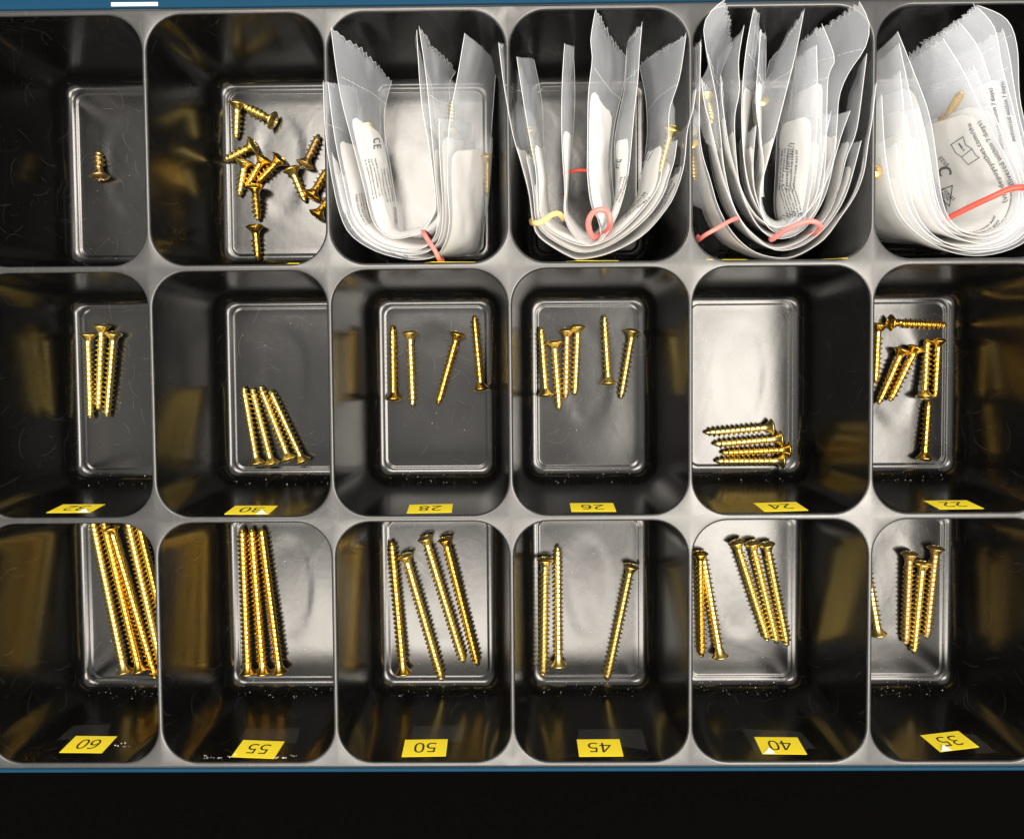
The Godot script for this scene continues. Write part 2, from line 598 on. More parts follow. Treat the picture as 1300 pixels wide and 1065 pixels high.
func screw_meshes(L: float, core: float, thread: float, head: float, pitch: float) -> Dictionary:
	var key := "%.2f %.2f" % [L, core]
	if screw_cache.has(key):
		return screw_cache[key]
	var sides := 18
	var lathe := func(prof: Array) -> ArrayMesh:
		var st := new_st()
		var rows := []
		for q in prof:
			var ring := PackedVector3Array()
			for k in sides:
				var a: float = TAU * k / sides
				ring.append(Vector3(cos(a) * q[0], q[1], sin(a) * q[0]) * 0.001)
			rows.append(ring)
		sheet(st, rows, true)
		return done(st)
	var hy := L - 0.95
	var out := {}
	out.shank = lathe.call([[0.02, 0.0], [core * 0.42, 0.12], [core * 0.6, 0.5], [core * 0.86, 1.7], [core, 3.0], [core, L - 4.2], [core * 1.12, L - 3.6], [core * 1.12, L - 2.9]])
	# head: cone below, low dome above, cross recess in the middle
	var st := new_st()
	var rows := []
	var n := 32
	for q in [[core * 1.1, L - 3.3], [core * 1.3, L - 2.7], [head * 0.72, hy - 0.8], [head * 0.96, hy - 0.12], [head, hy + 0.02], [head * 0.985, hy + 0.14], [head * 0.85, hy + 0.5], [head * 0.68, hy + 0.8], [head * 0.58, hy + 0.92]]:
		var ring := PackedVector3Array()
		for k in n:
			var a := TAU * k / n
			ring.append(Vector3(cos(a) * q[0], q[1], sin(a) * q[0]) * 0.001)
		rows.append(ring)
	var star := PackedVector3Array()
	var pit := PackedVector3Array()
	for k in n:
		var a := TAU * k / n
		var s := head * (0.17 + 0.31 * pow(absf(cos(2 * a)), 3.0))
		star.append(Vector3(cos(a) * s, hy + 1.02, sin(a) * s) * 0.001)
		pit.append(Vector3(cos(a) * s * 0.4, hy - 0.7, sin(a) * s * 0.4) * 0.001)
	rows.append(star)
	sheet(st, rows, true)
	out.head = done(st)
	st = new_st()
	sheet(st, [star, pit], true)
	for k in n:
		tri(st, pit[k], pit[(k + 1) % n], Vector3(0, hy - 0.8, 0) * 0.001)
	out.recess = done(st, false)
	# thread: a sharp helical ridge
	st = new_st()
	var turns := (L - 4.6) / pitch
	var per := 14
	var steps := int(turns * per)
	var strips := []
	for i in steps + 1:
		var y := 0.7 + i * pitch / per
		var a := TAU * i / per
		var base := core - 0.12 if y > 3.2 else core * 0.5 + (core * 0.5 - 0.12) * (y - 0.5) / 2.7      # foot of the ridge, mm from the axis
		var top := base + (thread - core + 0.12) * minf(1.0, minf(0.35 + (y - 0.6) / 2.2, (L - 3.9 - y) / 1.2 + 0.05))
		var d := Vector3(cos(a), 0, sin(a))
		var row := PackedVector3Array()
		row.append((d * base + Vector3(0, y - 0.46, 0)) * 0.001)
		row.append((d * top + Vector3(0, y - 0.05, 0)) * 0.001)
		row.append((d * top + Vector3(0, y + 0.05, 0)) * 0.001)
		row.append((d * base + Vector3(0, y + 0.42, 0)) * 0.001)
		strips.append(row)
	sheet(st, strips)
	out.thread = done(st, false)
	screw_cache[key] = out
	return out

func screw(head: Vector3, tip: Vector3, L: float, kind: int, label: String, group: String, small := false) -> void:
	var spec := [1.3, 2.1, 3.1, 1.72] if L > 33 else ([1.12, 1.9, 3.1, 1.8] if L > 15 else [1.2, 2.0, 3.4, 1.75])
	if small:
		spec = [0.9, 1.35, 2.6, 1.5]
	var m := screw_meshes(L, spec[0], spec[1], spec[2], spec[3])
	var y := (head - tip).normalized()
	var x := y.cross(Vector3(0.2, 1, 0.1)).normalized()
	var z := x.cross(y)
	var o := thing("brass_screw", label, "screw", Vector3.ZERO, group)
	var mid := (head + tip) / 2
	o.transform = Transform3D(Basis(x, y, z) * Basis(Vector3.UP, rng.randf() * TAU), mm(mid - y * L / 2))
	var mat: Material = M.brass[kind]
	part("shank", m.shank, mat, o)
	part("thread", m.thread, mat, o)
	var h := part("head", m.head, mat, o)
	part("drive_recess", m.recess, mat, h)

func build_screws() -> void:
	# [head u, v, tip u, v, brass kind, lift of head, lift of tip]
	var bins := [
		[0, 0, 11.0, "the compartment holding a single screw", [[126, 223, 124, 195, 2]]],
		[0, 1, 13.2, "the unmarked compartment of loose short screws", [[300.6, 132, 299.6, 172, 1], [346, 153, 312, 137, 1], [321, 184, 287, 203, 1], [310, 207, 304, 245, 1], [332.7, 203, 315, 233, 0], [353, 204, 330, 228, 0], [323.4, 236.5, 327, 277, 0, 2.6, 0.0], [323.4, 289, 327, 327, 0], [370, 215, 386, 253, 1], [388, 207, 403, 175, 2], [398, 244, 413, 219, 0], [406, 268, 421, 246, 0]]],
		[1, 0, 32, "32", [[111, 423, 114.4, 531, 1], [128.6, 413, 124.5, 519, 1], [143.8, 422.5, 135.4, 529, 1]]],
		[1, 1, 30, "30", [[326, 589, 309, 492, 1], [345, 589.5, 319.8, 494, 1], [366.5, 583, 330.6, 492, 1], [384.8, 586.5, 343.5, 497, 1]]],
		[1, 2, 28, "28", [[499.3, 507, 498.2, 414.5, 0], [520.3, 422, 523.9, 514, 1], [580.6, 424, 556.4, 511.5, 0], [610.7, 494, 602.3, 402.5, 0]]],
		[1, 3, 26, "26", [[693, 502, 686.6, 416.5, 1], [703.6, 434.5, 710, 518.5, 1], [719.8, 423, 718.4, 500.5, 2], [733.6, 414, 730, 500, 1], [772.6, 487, 767.2, 402, 1], [803.3, 419.5, 788.5, 504.5, 1]]],
		[1, 4, 25, "24", [[982, 541.7, 896, 549.4, 1], [993.4, 556.5, 907, 564, 1], [1004, 570.6, 916.6, 575.2, 0], [996, 585, 909.6, 585.5, 1]]],
		[1, 5, 22, "22", [[1129, 409.5, 1201.8, 412.2, 0], [1115.5, 412, 1112, 484, 0], [1146, 444, 1116, 511, 0], [1163.5, 441, 1130.7, 507.7, 0], [1174, 505, 1177.4, 431.5, 1, 1.2, 0.2], [1191.6, 431.5, 1187.6, 503.6, 0], [1174, 583, 1179, 511, 0]]],
		[2, 0, 60, "60", [[158.4, 856, 116, 655, 1], [177.7, 854, 129.5, 655, 0], [140, 668, 198, 862, 0], [206, 850, 162, 662, 1], [222, 852, 175, 662, 0]]],
		[2, 1, 55, "55", [[314.7, 856, 307, 671, 0], [334, 856, 319, 671, 0], [355, 854, 331.6, 672, 0]]],
		[2, 2, 50, "50", [[512.3, 857, 496.8, 687, 0], [513.8, 702.5, 561.8, 865, 1], [539.4, 681.5, 589, 841, 1], [564.7, 682.5, 607, 845, 0]]],
		[2, 3, 45, "45", [[692, 708.5, 690, 858, 1], [709, 846, 708, 694.5, 1], [802, 716, 770.4, 864, 1]]],
		[2, 4, 40, "40", [[888.8, 701.5, 891, 832.5, 0], [914.8, 835, 892, 701.5, 1], [934.5, 686.5, 975, 813, 1], [954.8, 688, 987, 816, 1], [973.4, 690, 999.8, 818.5, 1]]],
		[2, 5, 35, "35", [[1115.5, 805, 1096, 692, 1], [1155.4, 701.5, 1150.4, 817, 2], [1172, 714.5, 1161, 828, 1], [1189, 695, 1177, 809, 2]]]]
	var word := {"60": "sixty", "55": "fifty-five", "50": "fifty", "45": "forty-five", "40": "forty", "35": "thirty-five", "32": "thirty-two", "30": "thirty", "28": "twenty-eight", "26": "twenty-six", "24": "twenty-four", "22": "twenty-two"}
	var beside := {"60": "55", "55": "50", "50": "45", "45": "40", "40": "35", "35": "40", "32": "30", "30": "28", "28": "26", "26": "24", "24": "22", "22": "24"}
	var order := ["first", "second", "third", "fourth", "fifth", "sixth", "seventh"]
	var heap := ["pale short screw in the corner, head toward the back wall", "pale short screw lying diagonally, its tip by the corner screw's head", "pale short screw with its tip touching the side wall", "pale short screw beside the heap, pointing to the front wall",
		"gold short screw in the middle of the heap, under another", "gold short screw of the heap, its head toward the bags", "gold short screw across the heap's end, tip to the front wall", "gold short screw lying alone by the front wall",
		"pale short screw lying apart, pointing from the heap to the front", "dull brown short screw pointing to the back wall, by the bags", "gold short screw partly behind the divider, tip toward the back wall", "gold short screw mostly hidden by the divider, nearest the front wall"]
	for b in bins:
		var where: String = b[3]
		var marked: bool = word.has(where)
		var L: float = b[2]
		var rank := range(b[4].size())
		if marked:
			var lo: bool = beside[where] > where       # the neighbour lies on the side of small u for the last column
			rank.sort_custom(func(p: int, q: int) -> bool:
				var up: float = b[4][p][0] + b[4][p][2]
				var uq: float = b[4][q][0] + b[4][q][2]
				return up < uq if lo else up > uq)
		for n in b[4].size():
			var s: Array = b[4][n]
			var lh: float = s[5] if s.size() > 5 else 0.0
			var lt: float = s[6] if s.size() > 6 else 0.0
			var h := spot(s[0], s[1], -DEPTH + 3.35 + lh)
			var t := spot(s[2], s[3], -DEPTH + 2.0 + lt)
			var d := h - t
			var tone: String = ["bright gold", "pale brass", "dull brown brass"][s[4]]
			var label := "single dull brass screw alone in its compartment"
			var group := ""
			if marked:
				var how := "lying across" if absf(d.x) > absf(d.z) * 1.1 else ("head" if d.z > 0 else "tip") + " toward sticker"
				label = "%s screw in compartment %s, %s, %s from compartment %s" % [tone, word[where], how, order[rank.find(n)], word[beside[where]]]
				group = "screws in compartment " + word[where]
			elif b[4].size() > 1:
				label = heap[n]
				group = "loose short screws"
			screw(h, t, L, s[4], label, group)

func bag_screw(o: Strip, b: Array, place: String) -> void:
	# b: head u, v, tip u, v, brass, length, share of the bag to look in, side (1 before the paper, -1 behind it)
	var s0: float = b[6] * o.length
	var s1: float = b[7] * o.length
	var q0 := find(o, Vector2(b[0], b[1]), s0, s1)
	var q1 := find(o, Vector2(b[2], b[3]), s0, s1)
	var face := 1.0
	if at_strip(o, q0.x, q0.y, 1.0).distance_to(CAM) > at_strip(o, q0.x, q0.y, 0.0).distance_to(CAM):
		face = -1.0
	face *= b[8]
	if b[8] == 0:                  # the sheet stands edge-on to the camera: lay the screw on its inner side
		face = signf(at_strip(o, q0.x, q0.y, 1.0).x - at_strip(o, q0.x, q0.y, 0.0).x)
	var h := at_strip(o, q0.x, q0.y, face * 2.7)
	var t := at_strip(o, q1.x, q1.y, face * 1.8)
	t = h + (t - h).normalized() * b[5]
	o.bumps.append([q0, q1, face])
	screw(h, t, b[5], b[4], "small brass screw inside the " + place, "screws inside the clear bags", true)

# ---------------------------------------------------------------- clear bags
class Strip:
	var top: PackedVector3Array
	var low: PackedVector3Array
	var run: PackedFloat32Array
	var nrm: PackedVector3Array
	var bow := 0.0
	var sd := 0.0
	var first := 0.0
	var length := 0.0
	var bumps := []               # [from (s, v), to (s, v), side]: where a screw lies inside

func spline(p: Array, t: float) -> Vector3:
	var n := p.size()
	var i := clampi(int(t), 0, n - 2)
	var f := t - i
	return (p[i] as Vector3).cubic_interpolate(p[i + 1], p[maxi(i - 1, 0)], p[mini(i + 2, n - 1)], f)

func make_strip(st: Array, sd: float) -> Strip:
	var a := []
	var b := []
	for s in st:
		if s is Array:
			a.append(spot(s[0], s[1], s[2]))
			b.append(spot(s[3], s[4], s[5]))
		else:                          # a pair of points already in the tray's millimetres
			a.append(s.a)
			b.append(s.b)
	var o := Strip.new()
	o.sd = sd
	var n := (st.size() - 1) * 7
	for i in n + 1:
		var t := float(i) / n * (st.size() - 1)
		o.top.append(spline(a, t))
		o.low.append(spline(b, t))
	var len := 0.0
	for i in n + 1:
		var mid := (o.top[i] + o.low[i]) / 2
		if i:
			len += mid.distance_to((o.top[i - 1] + o.low[i - 1]) / 2)
		o.run.append(len)
		var j0 := maxi(i - 1, 0)
		var j1 := mini(i + 1, n)
		var along := (o.top[j1] + o.low[j1] - o.top[j0] - o.low[j0]).normalized()
		var nn := along.cross(o.low[i] - o.top[i]).normalized()
		o.nrm.append(nn)
	o.length = len
	# point the normals to the side that the camera sees at the first quarter
	return o

func between(p: Strip, q: Strip, flip: bool, trim: float) -> Array:     # stations of a shorter bag lying between two others
	var out := []
	for k in 15:
		var f := lerpf(trim, 1.0 - trim, k / 14.0)
		var i := f * (p.top.size() - 1)
		var j := (1.0 - f if flip else f) * (q.top.size() - 1)
		var pa := p.top[int(i)].lerp(p.top[mini(int(i) + 1, p.top.size() - 1)], i - int(i))
		var pb := p.low[int(i)].lerp(p.low[mini(int(i) + 1, p.low.size() - 1)], i - int(i))
		var qa := q.top[int(j)].lerp(q.top[mini(int(j) + 1, q.top.size() - 1)], j - int(j))
		var qb := q.low[int(j)].lerp(q.low[mini(int(j) + 1, q.low.size() - 1)], j - int(j))
		out.append({"a": (pa + qa) / 2, "b": (pb + qb) / 2})
	return out

func at_strip(o: Strip, s: float, v: float, off: float) -> Vector3:    # s mm along, v 0..1 from the upper edge, off mm out of the sheet
	var n := o.run.size()
	var i := 0
	while i < n - 2 and o.run[i + 1] < s:
		i += 1
	var f := (s - o.run[i]) / maxf(o.run[i + 1] - o.run[i], 1e-4)
	var a := o.top[i].lerp(o.top[i + 1], f)
	var b := o.low[i].lerp(o.low[i + 1], f)
	var nn := o.nrm[i].lerp(o.nrm[i + 1], clampf(f, 0, 1)).normalized()
	var ends := clampf(minf(s, o.length - s) / 25.0, 0.0, 1.0)
	var wave := o.bow * sin(PI * v) + (2.2 - 1.2 * ends) * noise.get_noise_2d(s * 0.035 + o.sd * 17.0, v * 1.6 + o.sd) * sin(PI * v)
	return a.lerp(b, v) + nn * (wave + off)

func swell(o: Strip, s: float, v: float, side: float) -> float:
	var out := 0.0
	for b in o.bumps:
		if b[2] * side > 0:
			var a := Vector2(b[0].x, b[0].y * 38.0)
			var c := Vector2(b[1].x, b[1].y * 38.0)
			var p := Vector2(s, v * 38.0)
			var d := p.distance_to(Geometry2D.get_closest_point_to_segment(p, a, c))
			out = maxf(out, 5.4 * smoothstep(9.0, 2.6, d))
	return minf(out, 5.4 * sin(PI * clampf(v, 0.0, 1.0)) * 1.2)

func film_mesh(o: Strip) -> ArrayMesh:
	var st := new_st()
	var nv := 26
	var nu := int(o.length / 2.2)
	for side in [1.0, -1.0]:
		var rows := []
		for i in nu + 1:
			var s := o.length * i / nu
			var row := PackedVector3Array()
			for j in nv + 1:
				var v := float(j) / nv
				var ss := s
				if i == 0:
					ss += torn(o, j)
				row.append(mm(at_strip(o, ss, v, side * (0.05 + 0.4 * sin(PI * v) + swell(o, ss, v, side)))))
			rows.append(row)
		sheet(st, rows)
	return done(st)

func torn(o: Strip, j: int) -> float:
	return (0.55 if j % 2 else -0.55) + 1.0 * noise.get_noise_2d(j * 3.7, o.sd * 11.0)

func torn_mesh(o: Strip) -> ArrayMesh:
	var st := new_st()
	var path := PackedVector3Array()
	for j in 27:
		path.append(mm(at_strip(o, torn(o, j), j / 26.0, 0.05 + 0.4 * sin(PI * j / 26.0))))
	tube(st, path, 0.00009, 5)
	return done(st)

func edge_mesh(o: Strip, v: float) -> ArrayMesh:
	var st := new_st()
	var path := PackedVector3Array()
	var nu := int(o.length / 2.5)
	for i in nu + 1:
		path.append(mm(at_strip(o, o.length * i / nu, v, 0.0)))
	tube(st, path, 0.0001, 5)
	return done(st)

func seal_mesh(o: Strip, s: float, dashed: bool) -> ArrayMesh:
	var st := new_st()
	var k := 0
	var v := 0.06
	while v < 0.94:
		var path := PackedVector3Array()
		for i in 4:
			path.append(mm(at_strip(o, s + 1.2 * sin(v * 2.0 + o.sd), v + 0.06 * i / 3.0, 0.42)))
		tube(st, path, 0.00012, 5)
		v += 0.088 if dashed else 0.06
		k += 1
	return done(st)

func paper_mesh(o: Strip, s0: float, s1: float) -> ArrayMesh:
	var st := new_st()
	var rows := []
	var nu := maxi(int((s1 - s0) / 1.2), 4)
	var r := 4.5
	var wide := o.top[0].distance_to(o.low[0])
	for i in nu + 1:
		var s := lerpf(s0, s1, float(i) / nu)
		var d := minf(s - s0, s1 - s)
		var cut := 0.0 if d >= r else r - sqrt(maxf(r * r - (r - d) * (r - d), 0.0))
		var e := 0.1 + cut / 34.0
		var row := PackedVector3Array()
		for j in 15:
			row.append(mm(at_strip(o, s, lerpf(e, 1.0 - e, j / 14.0), 0.0)))
		rows.append(row)
	sheet(st, rows)
	return done(st)

func pixel(p: Vector3) -> Vector2:                        # where the photograph shows a point
	var d := p - CAM
	var q := axes * Vector3(d.x, d.z, -d.y)
	return Vector2(650.0 + FOCAL * q.x / q.z, 487.5 + FOCAL * q.y / q.z)

func find(o: Strip, at: Vector2, s0: float, s1: float) -> Vector2:      # the spot on the sheet (mm along, share across) at a pixel
	var best := Vector2(s0, 0.5)
	var near := 1e9
	var lo := Vector2(s0, 0.02)
	var hi := Vector2(s1, 0.98)
	for pass_ in 4:
		var step := (hi - lo) / 24.0
		for i in 25:
			for j in 25:
				var q := lo + Vector2(step.x * i, step.y * j)
				var d := pixel(at_strip(o, q.x, q.y, 0.0)).distance_squared_to(at)
				if d < near:
					near = d
					best = q
		lo = best - step * 1.5
		hi = best + step * 1.5
	return best

func print_at(st: SurfaceTool, o: Strip, tris: Array, at: Vector2, along: Vector2, size: float, s0: float, s1: float) -> void:
	# along: the reading direction in the photograph; size: height of the mark in pixels of the photograph
	var a := along.normalized() * 8.0
	var up := Vector2(a.y, -a.x)
	var q := find(o, at, s0, s1)
	var qx := (find(o, at + a, s0, s1) - find(o, at - a, s0, s1)) / 16.0
	var qy := (find(o, at + up, s0, s1) - find(o, at - up, s0, s1)) / 16.0
	var face := 0.12
	var mid := at_strip(o, q.x, q.y, 0.0)
	if at_strip(o, q.x, q.y, 1.0).distance_to(CAM) > mid.distance_to(CAM):
		face = -0.12
	for t in tris:
		var p := []
		for x in t:
			var w: Vector2 = q + qx * (x.x * size) + qy * (x.y * size)
			p.append(mm(at_strip(o, w.x, w.y, face)))
		tri(st, p[0], p[1], p[2])

func bars(list: Array) -> Array:                          # rectangles [x, y, w, h] as triangles
	var out := []
	for b in list:
		var a := Vector2(b[0], b[1])
		var c := Vector2(b[0] + b[2], b[1] + b[3])
		out.append([a, Vector2(c.x, a.y), c])
		out.append([a, c, Vector2(a.x, c.y)])
	return out

func strokes(pts: Array, w: float) -> Array:              # a drawn line as triangles
	var out := []
	for i in pts.size() - 1:
		var a: Vector2 = pts[i]
		var b: Vector2 = pts[i + 1]
		var n := (b - a).orthogonal().normalized() * w / 2
		var e := (b - a).normalized() * w / 2
		out.append([a + n - e, b + n + e, b - n + e])
		out.append([a + n - e, b - n + e, a - n - e])
	return out

func fine_type(rows: int, wide: float, sd: int) -> Array:
	var r := RandomNumberGenerator.new()
	r.seed = sd
	var list := []
	for k in rows:
		var x := -wide / 2
		while x < wide / 2:
			var w := r.randf_range(0.25, 0.9)
			list.append([x, (k - rows / 2.0) * 1.25, w, 0.5])
			x += w + (0.7 if r.randf() < 0.2 else 0.3)
	return bars(list)

func coded_block(n: int, sd: int) -> Array:
	var r := RandomNumberGenerator.new()
	r.seed = sd
	var list := []
	for i in n:
		for k in 3:
			list.append([i * 0.8 - n * 0.4 + r.randf() * 0.25, k * 0.75 - 1.1, r.randf_range(0.2, 0.5), 0.55])
	return bars(list)

func ring_marks(r: float) -> Array:
	var pts := []
	for k in 25:
		pts.append(Vector2(cos(TAU * k / 24), sin(TAU * k / 24)) * r)
	return pts

func build_bags() -> void:
	# stations along a bag: upper edge u, v, height, lower edge u, v, height; the first is the open, torn end
	var G := [
		["clear bag bundle with a pink band beside the loose short screws", [
			[[410,105,4,450,112,-28],[413,170,3,455,180,-36],[421,225,0,462,238,-38],[431,270,-2,470,268,-38],[445,298,-4,485,288,-40],[475,318,-5,505,300,-40],[510,328,-5,535,310,-40],[540,329,-6,560,324,-41],[560,318,-6,590,325,-41],[570,285,-6,611,314,-41],[568,230,-4,618,240,-40],[570,160,-2,625,150,-38],[582,90,0,629,95,-34],[590,42,2,632,77,-30]],
			[[532,36,4,578,92,-34],[540,90,1,570,112,-34],[546,150,-2,575,170,-38],[552,220,-6,572,230,-40],[556,280,-9,575,280,-41],[545,310,-9,565,300,-41],[515,318,-8,535,302,-40],[475,306,-8,505,292,-40],[448,275,-6,485,280,-38],[436,230,-2,472,240,-36],[424,170,1,462,185,-34],[416,104,3,452,112,-26]],
			[[420,36,3,497,103,-34],[427,90,2,489,135,-34],[434,130,1,488,165,-36],[447,180,-1,496,215,-38],[460,230,-4,503,260,-40],[472,278,-8,506,285,-40],[485,296,-10,507,293,-40],[504,303,-10,520,296,-41],[535,294,-10,545,286,-41],[550,272,-10,560,268,-41],[553,255,-9,563,250,-40],[545,190,-6,560,200,-40],[535,130,-4,552,150,-36],[530,60,0,548,110,-30],[529,38,2,540,90,-28]]]],
		["clear bag bundle with a yellow band", [
			[[633,55,5,661,68,-28],[640,110,4,664,120,-32],[651,170,2,670,180,-34],[662,208,0,678,220,-36],[672,247,-3,684,255,-38],[677,285,-5,690,280,-40],[688,304,-6,702,298,-41],[726,327,-7,730,312,-41],[745,328,-7,748,312,-41],[777,320,-7,770,305,-41],[817,298,-6,800,290,-40],[847,264,-4,820,268,-39],[860,239,-2,830,245,-38],[869,207,0,838,215,-37],[873,165,2,840,185,-36],[880,140,3,845,160,-34],[884,113,4,860,128,-28]],
			[[871,45,3,812,83,-32],[863,98,2,820,125,-34],[850,140,0,822,165,-36],[849,175,-2,820,190,-37],[842,205,-4,815,220,-38],[835,239,-6,808,250,-39],[808,275,-8,795,270,-40],[775,303,-9,768,292,-41],[740,312,-9,742,300,-41],[700,295,-9,712,285,-41],[684,275,-8,700,272,-40],[682,250,-6,696,255,-38],[680,215,-3,694,225,-36],[673,178,0,690,185,-34],[664,125,2,688,130,-32],[656,72,3,678,76,-26]],
			[[815,33,3,796,55,-24],[812,68,2,795,80,-28],[810,101,0,793,112,-32],[805,145,-2,785,150,-35],[802,180,-4,780,185,-38],[797,225,-7,782,232,-40],[785,270,-9,778,265,-41],[768,300,-10,762,288,-41],[752,312,-10,752,296,-41],[735,305,-10,738,290,-41],[721,288,-9,726,275,-41],[716,268,-7,718,262,-40],[717,240,-5,720,240,-38],[714,195,-2,724,200,-36],[713,150,1,728,165,-34],[714,100,2,730,115,-32],[717,55,3,728,63,-26]],
			[[756,13,5,795,73,-30],[750,50,4,793,100,-32],[752,75,3,788,125,-34],[747,120,1,780,160,-36],[746,180,-2,776,200,-38],[746,225,-5,778,235,-40],[751,262,-8,780,258,-40],[760,280,-10,778,268,-41],[763,298,-11,772,283,-41]]]],
		["fullest clear bag bundle with two pink bands", [
			[[890,54,3,884,62,-26],[889,101,2,884,115,-30],[888,160,1,884,175,-32],[892,195,-1,885,215,-34],[902,228,-3,888,250,-36],[912,262,-4,898,282,-38],[930,295,-5,917,308,-39],[955,318,-5,947,322,-40],[985,327,-5,980,326,-40],[1010,325,-5,1000,322,-40],[1045,305,-5,1025,305,-40],[1068,275,-4,1045,282,-40],[1085,250,-2,1058,260,-39],[1097,220,0,1068,230,-38],[1103,180,2,1072,195,-36],[1108,150,3,1076,165,-34],[1113,105,5,1092,125,-22]],
			[[920,0,8,929,60,-20],[904,13,8,920,80,-22],[894,32,6,915,95,-25],[896,58,4,912,110,-28],[903,90,2,912,125,-30],[910,125,0,913,150,-32],[915,170,-2,913,185,-34],[920,215,-5,915,230,-36],[932,262,-8,925,270,-38],[955,300,-9,950,300,-40],[985,315,-9,982,310,-41],[1020,305,-9,1015,298,-41],[1050,275,-8,1035,275,-40],[1065,240,-6,1045,245,-39],[1075,200,-3,1050,210,-37],[1088,165,0,1060,175,-34],[1097,101,3,1070,125,-30],[1101,68,5,1078,100,-26]],
			[[1092,3,9,1014,59,-28],[1104,30,8,1010,75,-30],[1099,60,6,1010,90,-32],[1078,92,3,1010,115,-34],[1066,122,1,1015,140,-36],[1063,160,-2,1020,170,-38],[1058,210,-6,1030,220,-39],[1045,255,-8,1028,260,-40],[1020,292,-10,1012,285,-41],[990,303,-10,985,297,-41],[965,290,-9,958,288,-41],[942,245,-7,930,250,-39],[935,200,-4,918,210,-37],[933,150,-1,915,170,-35],[939,115,1,912,140,-34],[938,76,2,910,110,-32],[945,32,4,912,74,-30]],
			[[957,12,5,967,28,-20],[948,60,3,963,80,-28],[943,110,1,955,120,-32],[942,160,-2,948,170,-35],[946,210,-5,945,215,-37],[956,250,-8,950,252,-39],[975,283,-10,970,280,-41],[995,288,-10,992,284,-41],[1010,275,-11,1005,270,-41]],
			[[966,38,3,973,48,-20],[963,80,1,972,95,-28],[960,130,-1,968,140,-32],[966,175,-4,966,180,-36],[970,210,-6,965,215,-38],[968,250,-8,966,250,-40]],
			[[1021,14,5,978,76,-28],[1012,61,3,972,100,-32],[1000,110,1,968,135,-34],[985,169,-2,964,185,-36],[975,205,-4,960,215,-37],[967,235,-6,958,235,-38],[966,265,-8,962,262,-40],[975,288,-10,972,280,-41],[995,298,-11,988,288,-41],[1018,287,-10,988,285,-41],[1028,250,-8,983,262,-41],[1035,200,-5,985,212,-41],[1038,145,-2,988,158,-38],[1038,101,1,995,128,-34],[1037,57,4,1008,82,-28]],
			[[1045,33,5,1012,58,-28],[1060,74,4,1010,90,-30],[1052,97,2,1005,120,-34],[1050,150,-2,1000,165,-38],[1048,210,-6,1005,220,-40],[1040,260,-9,1010,262,-41],[1018,288,-10,1000,280,-41]]]],
		["clear bag bundle with printed white papers and a red band", [
			[[1198,49,8,1150,82,-26],[1221,86,6,1150,115,-30],[1239,122,4,1155,150,-34],[1262,170,0,1165,190,-37],[1285,215,-3,1180,230,-40],[1295,250,-6,1190,252,-40],[1285,280,-8,1195,268,-40],[1262,295,-8,1190,278,-40],[1235,297,-8,1172,285,-40],[1210,283,-7,1148,280,-39],[1197,255,-5,1120,260,-38],[1190,205,-2,1102,225,-37],[1180,145,1,1095,170,-36],[1160,90,3,1090,120,-34],[1140,40,5,1088,92,-32]],
			[[1220,30,10,1158,70,-20],[1243,61,8,1160,100,-24],[1259,105,5,1165,140,-28],[1275,150,2,1180,180,-32],[1292,200,-1,1195,215,-36],[1305,245,-4,1205,245,-38],[1300,280,-6,1205,272,-39],[1270,305,-7,1195,285,-40],[1235,308,-7,1170,292,-40],[1200,290,-6,1140,288,-39],[1182,255,-4,1105,265,-38],[1172,200,-1,1090,225,-36],[1160,140,2,1085,170,-34],[1142,55,4,1086,100,-30]],
			[[1240,8,12,1155,70,-18],[1263,35,10,1160,95,-20],[1273,85,7,1170,130,-25],[1285,130,4,1185,170,-30],[1300,190,0,1200,210,-34],[1318,245,-4,1212,250,-37],[1305,290,-5,1205,282,-38],[1270,313,-6,1190,294,-39],[1225,315,-6,1160,300,-39],[1185,298,-5,1130,298,-39],[1160,260,-3,1095,272,-38],[1152,200,0,1082,230,-36],[1147,130,2,1080,170,-33],[1143,90,3,1082,130,-30]],
			[[1243,7,13,1170,55,-14],[1278,24,11,1200,70,-16],[1292,60,9,1215,100,-18],[1296,130,5,1210,160,-25],[1315,200,0,1215,215,-32],[1330,250,-4,1222,255,-36],[1310,300,-5,1210,290,-38],[1265,322,-5,1185,302,-39],[1215,322,-5,1150,308,-39],[1170,300,-4,1115,304,-39],[1140,265,-2,1085,278,-38],[1125,200,0,1076,230,-36],[1120,120,2,1076,170,-33]]]]]
	# for each bag: where its paper starts and ends (share of the length)
	var papers := [[[0.13, 0.78], [0.24, 0.86], [0.17, 0.82]], [[0.22, 0.84], [0.22, 0.8], [0.24, 0.8], [0.33, 0.97]], [[0.2, 0.86], [0.27, 0.84], [0.24, 0.8], [0.28, 0.95], [0.3, 0.95], [0.26, 0.84], [0.26, 0.95]], [[0.17, 0.9], [0.18, 0.88], [0.19, 0.88], [0.23, 0.9]]]
	var looks := [
		["outermost bag of the one-band bundle", "middle bag of the one-band bundle", "innermost bag of the one-band bundle"],
		["outermost bag of the yellow-banded bundle", "second bag from outside of the yellow-banded bundle", "innermost bag of the yellow-banded bundle", "short bag pinched by the pink loop"],
		["outermost bag of the fullest bundle", "bag of the fullest bundle curling over the rim", "bag with the widest torn flap of the fullest bundle", "narrow bag reaching highest in the middle of the fullest bundle", "shortest narrow bag in the fullest bundle", "innermost bag of the fullest bundle, with coded paper", "bag of the fullest bundle behind the coded paper"],
		["innermost bag with readable paper under the red band", "second bag of the red-banded bundle, behind the readable paper", "third bag of the red-banded bundle, behind the readable paper", "outermost bag of the red-banded bundle"]]
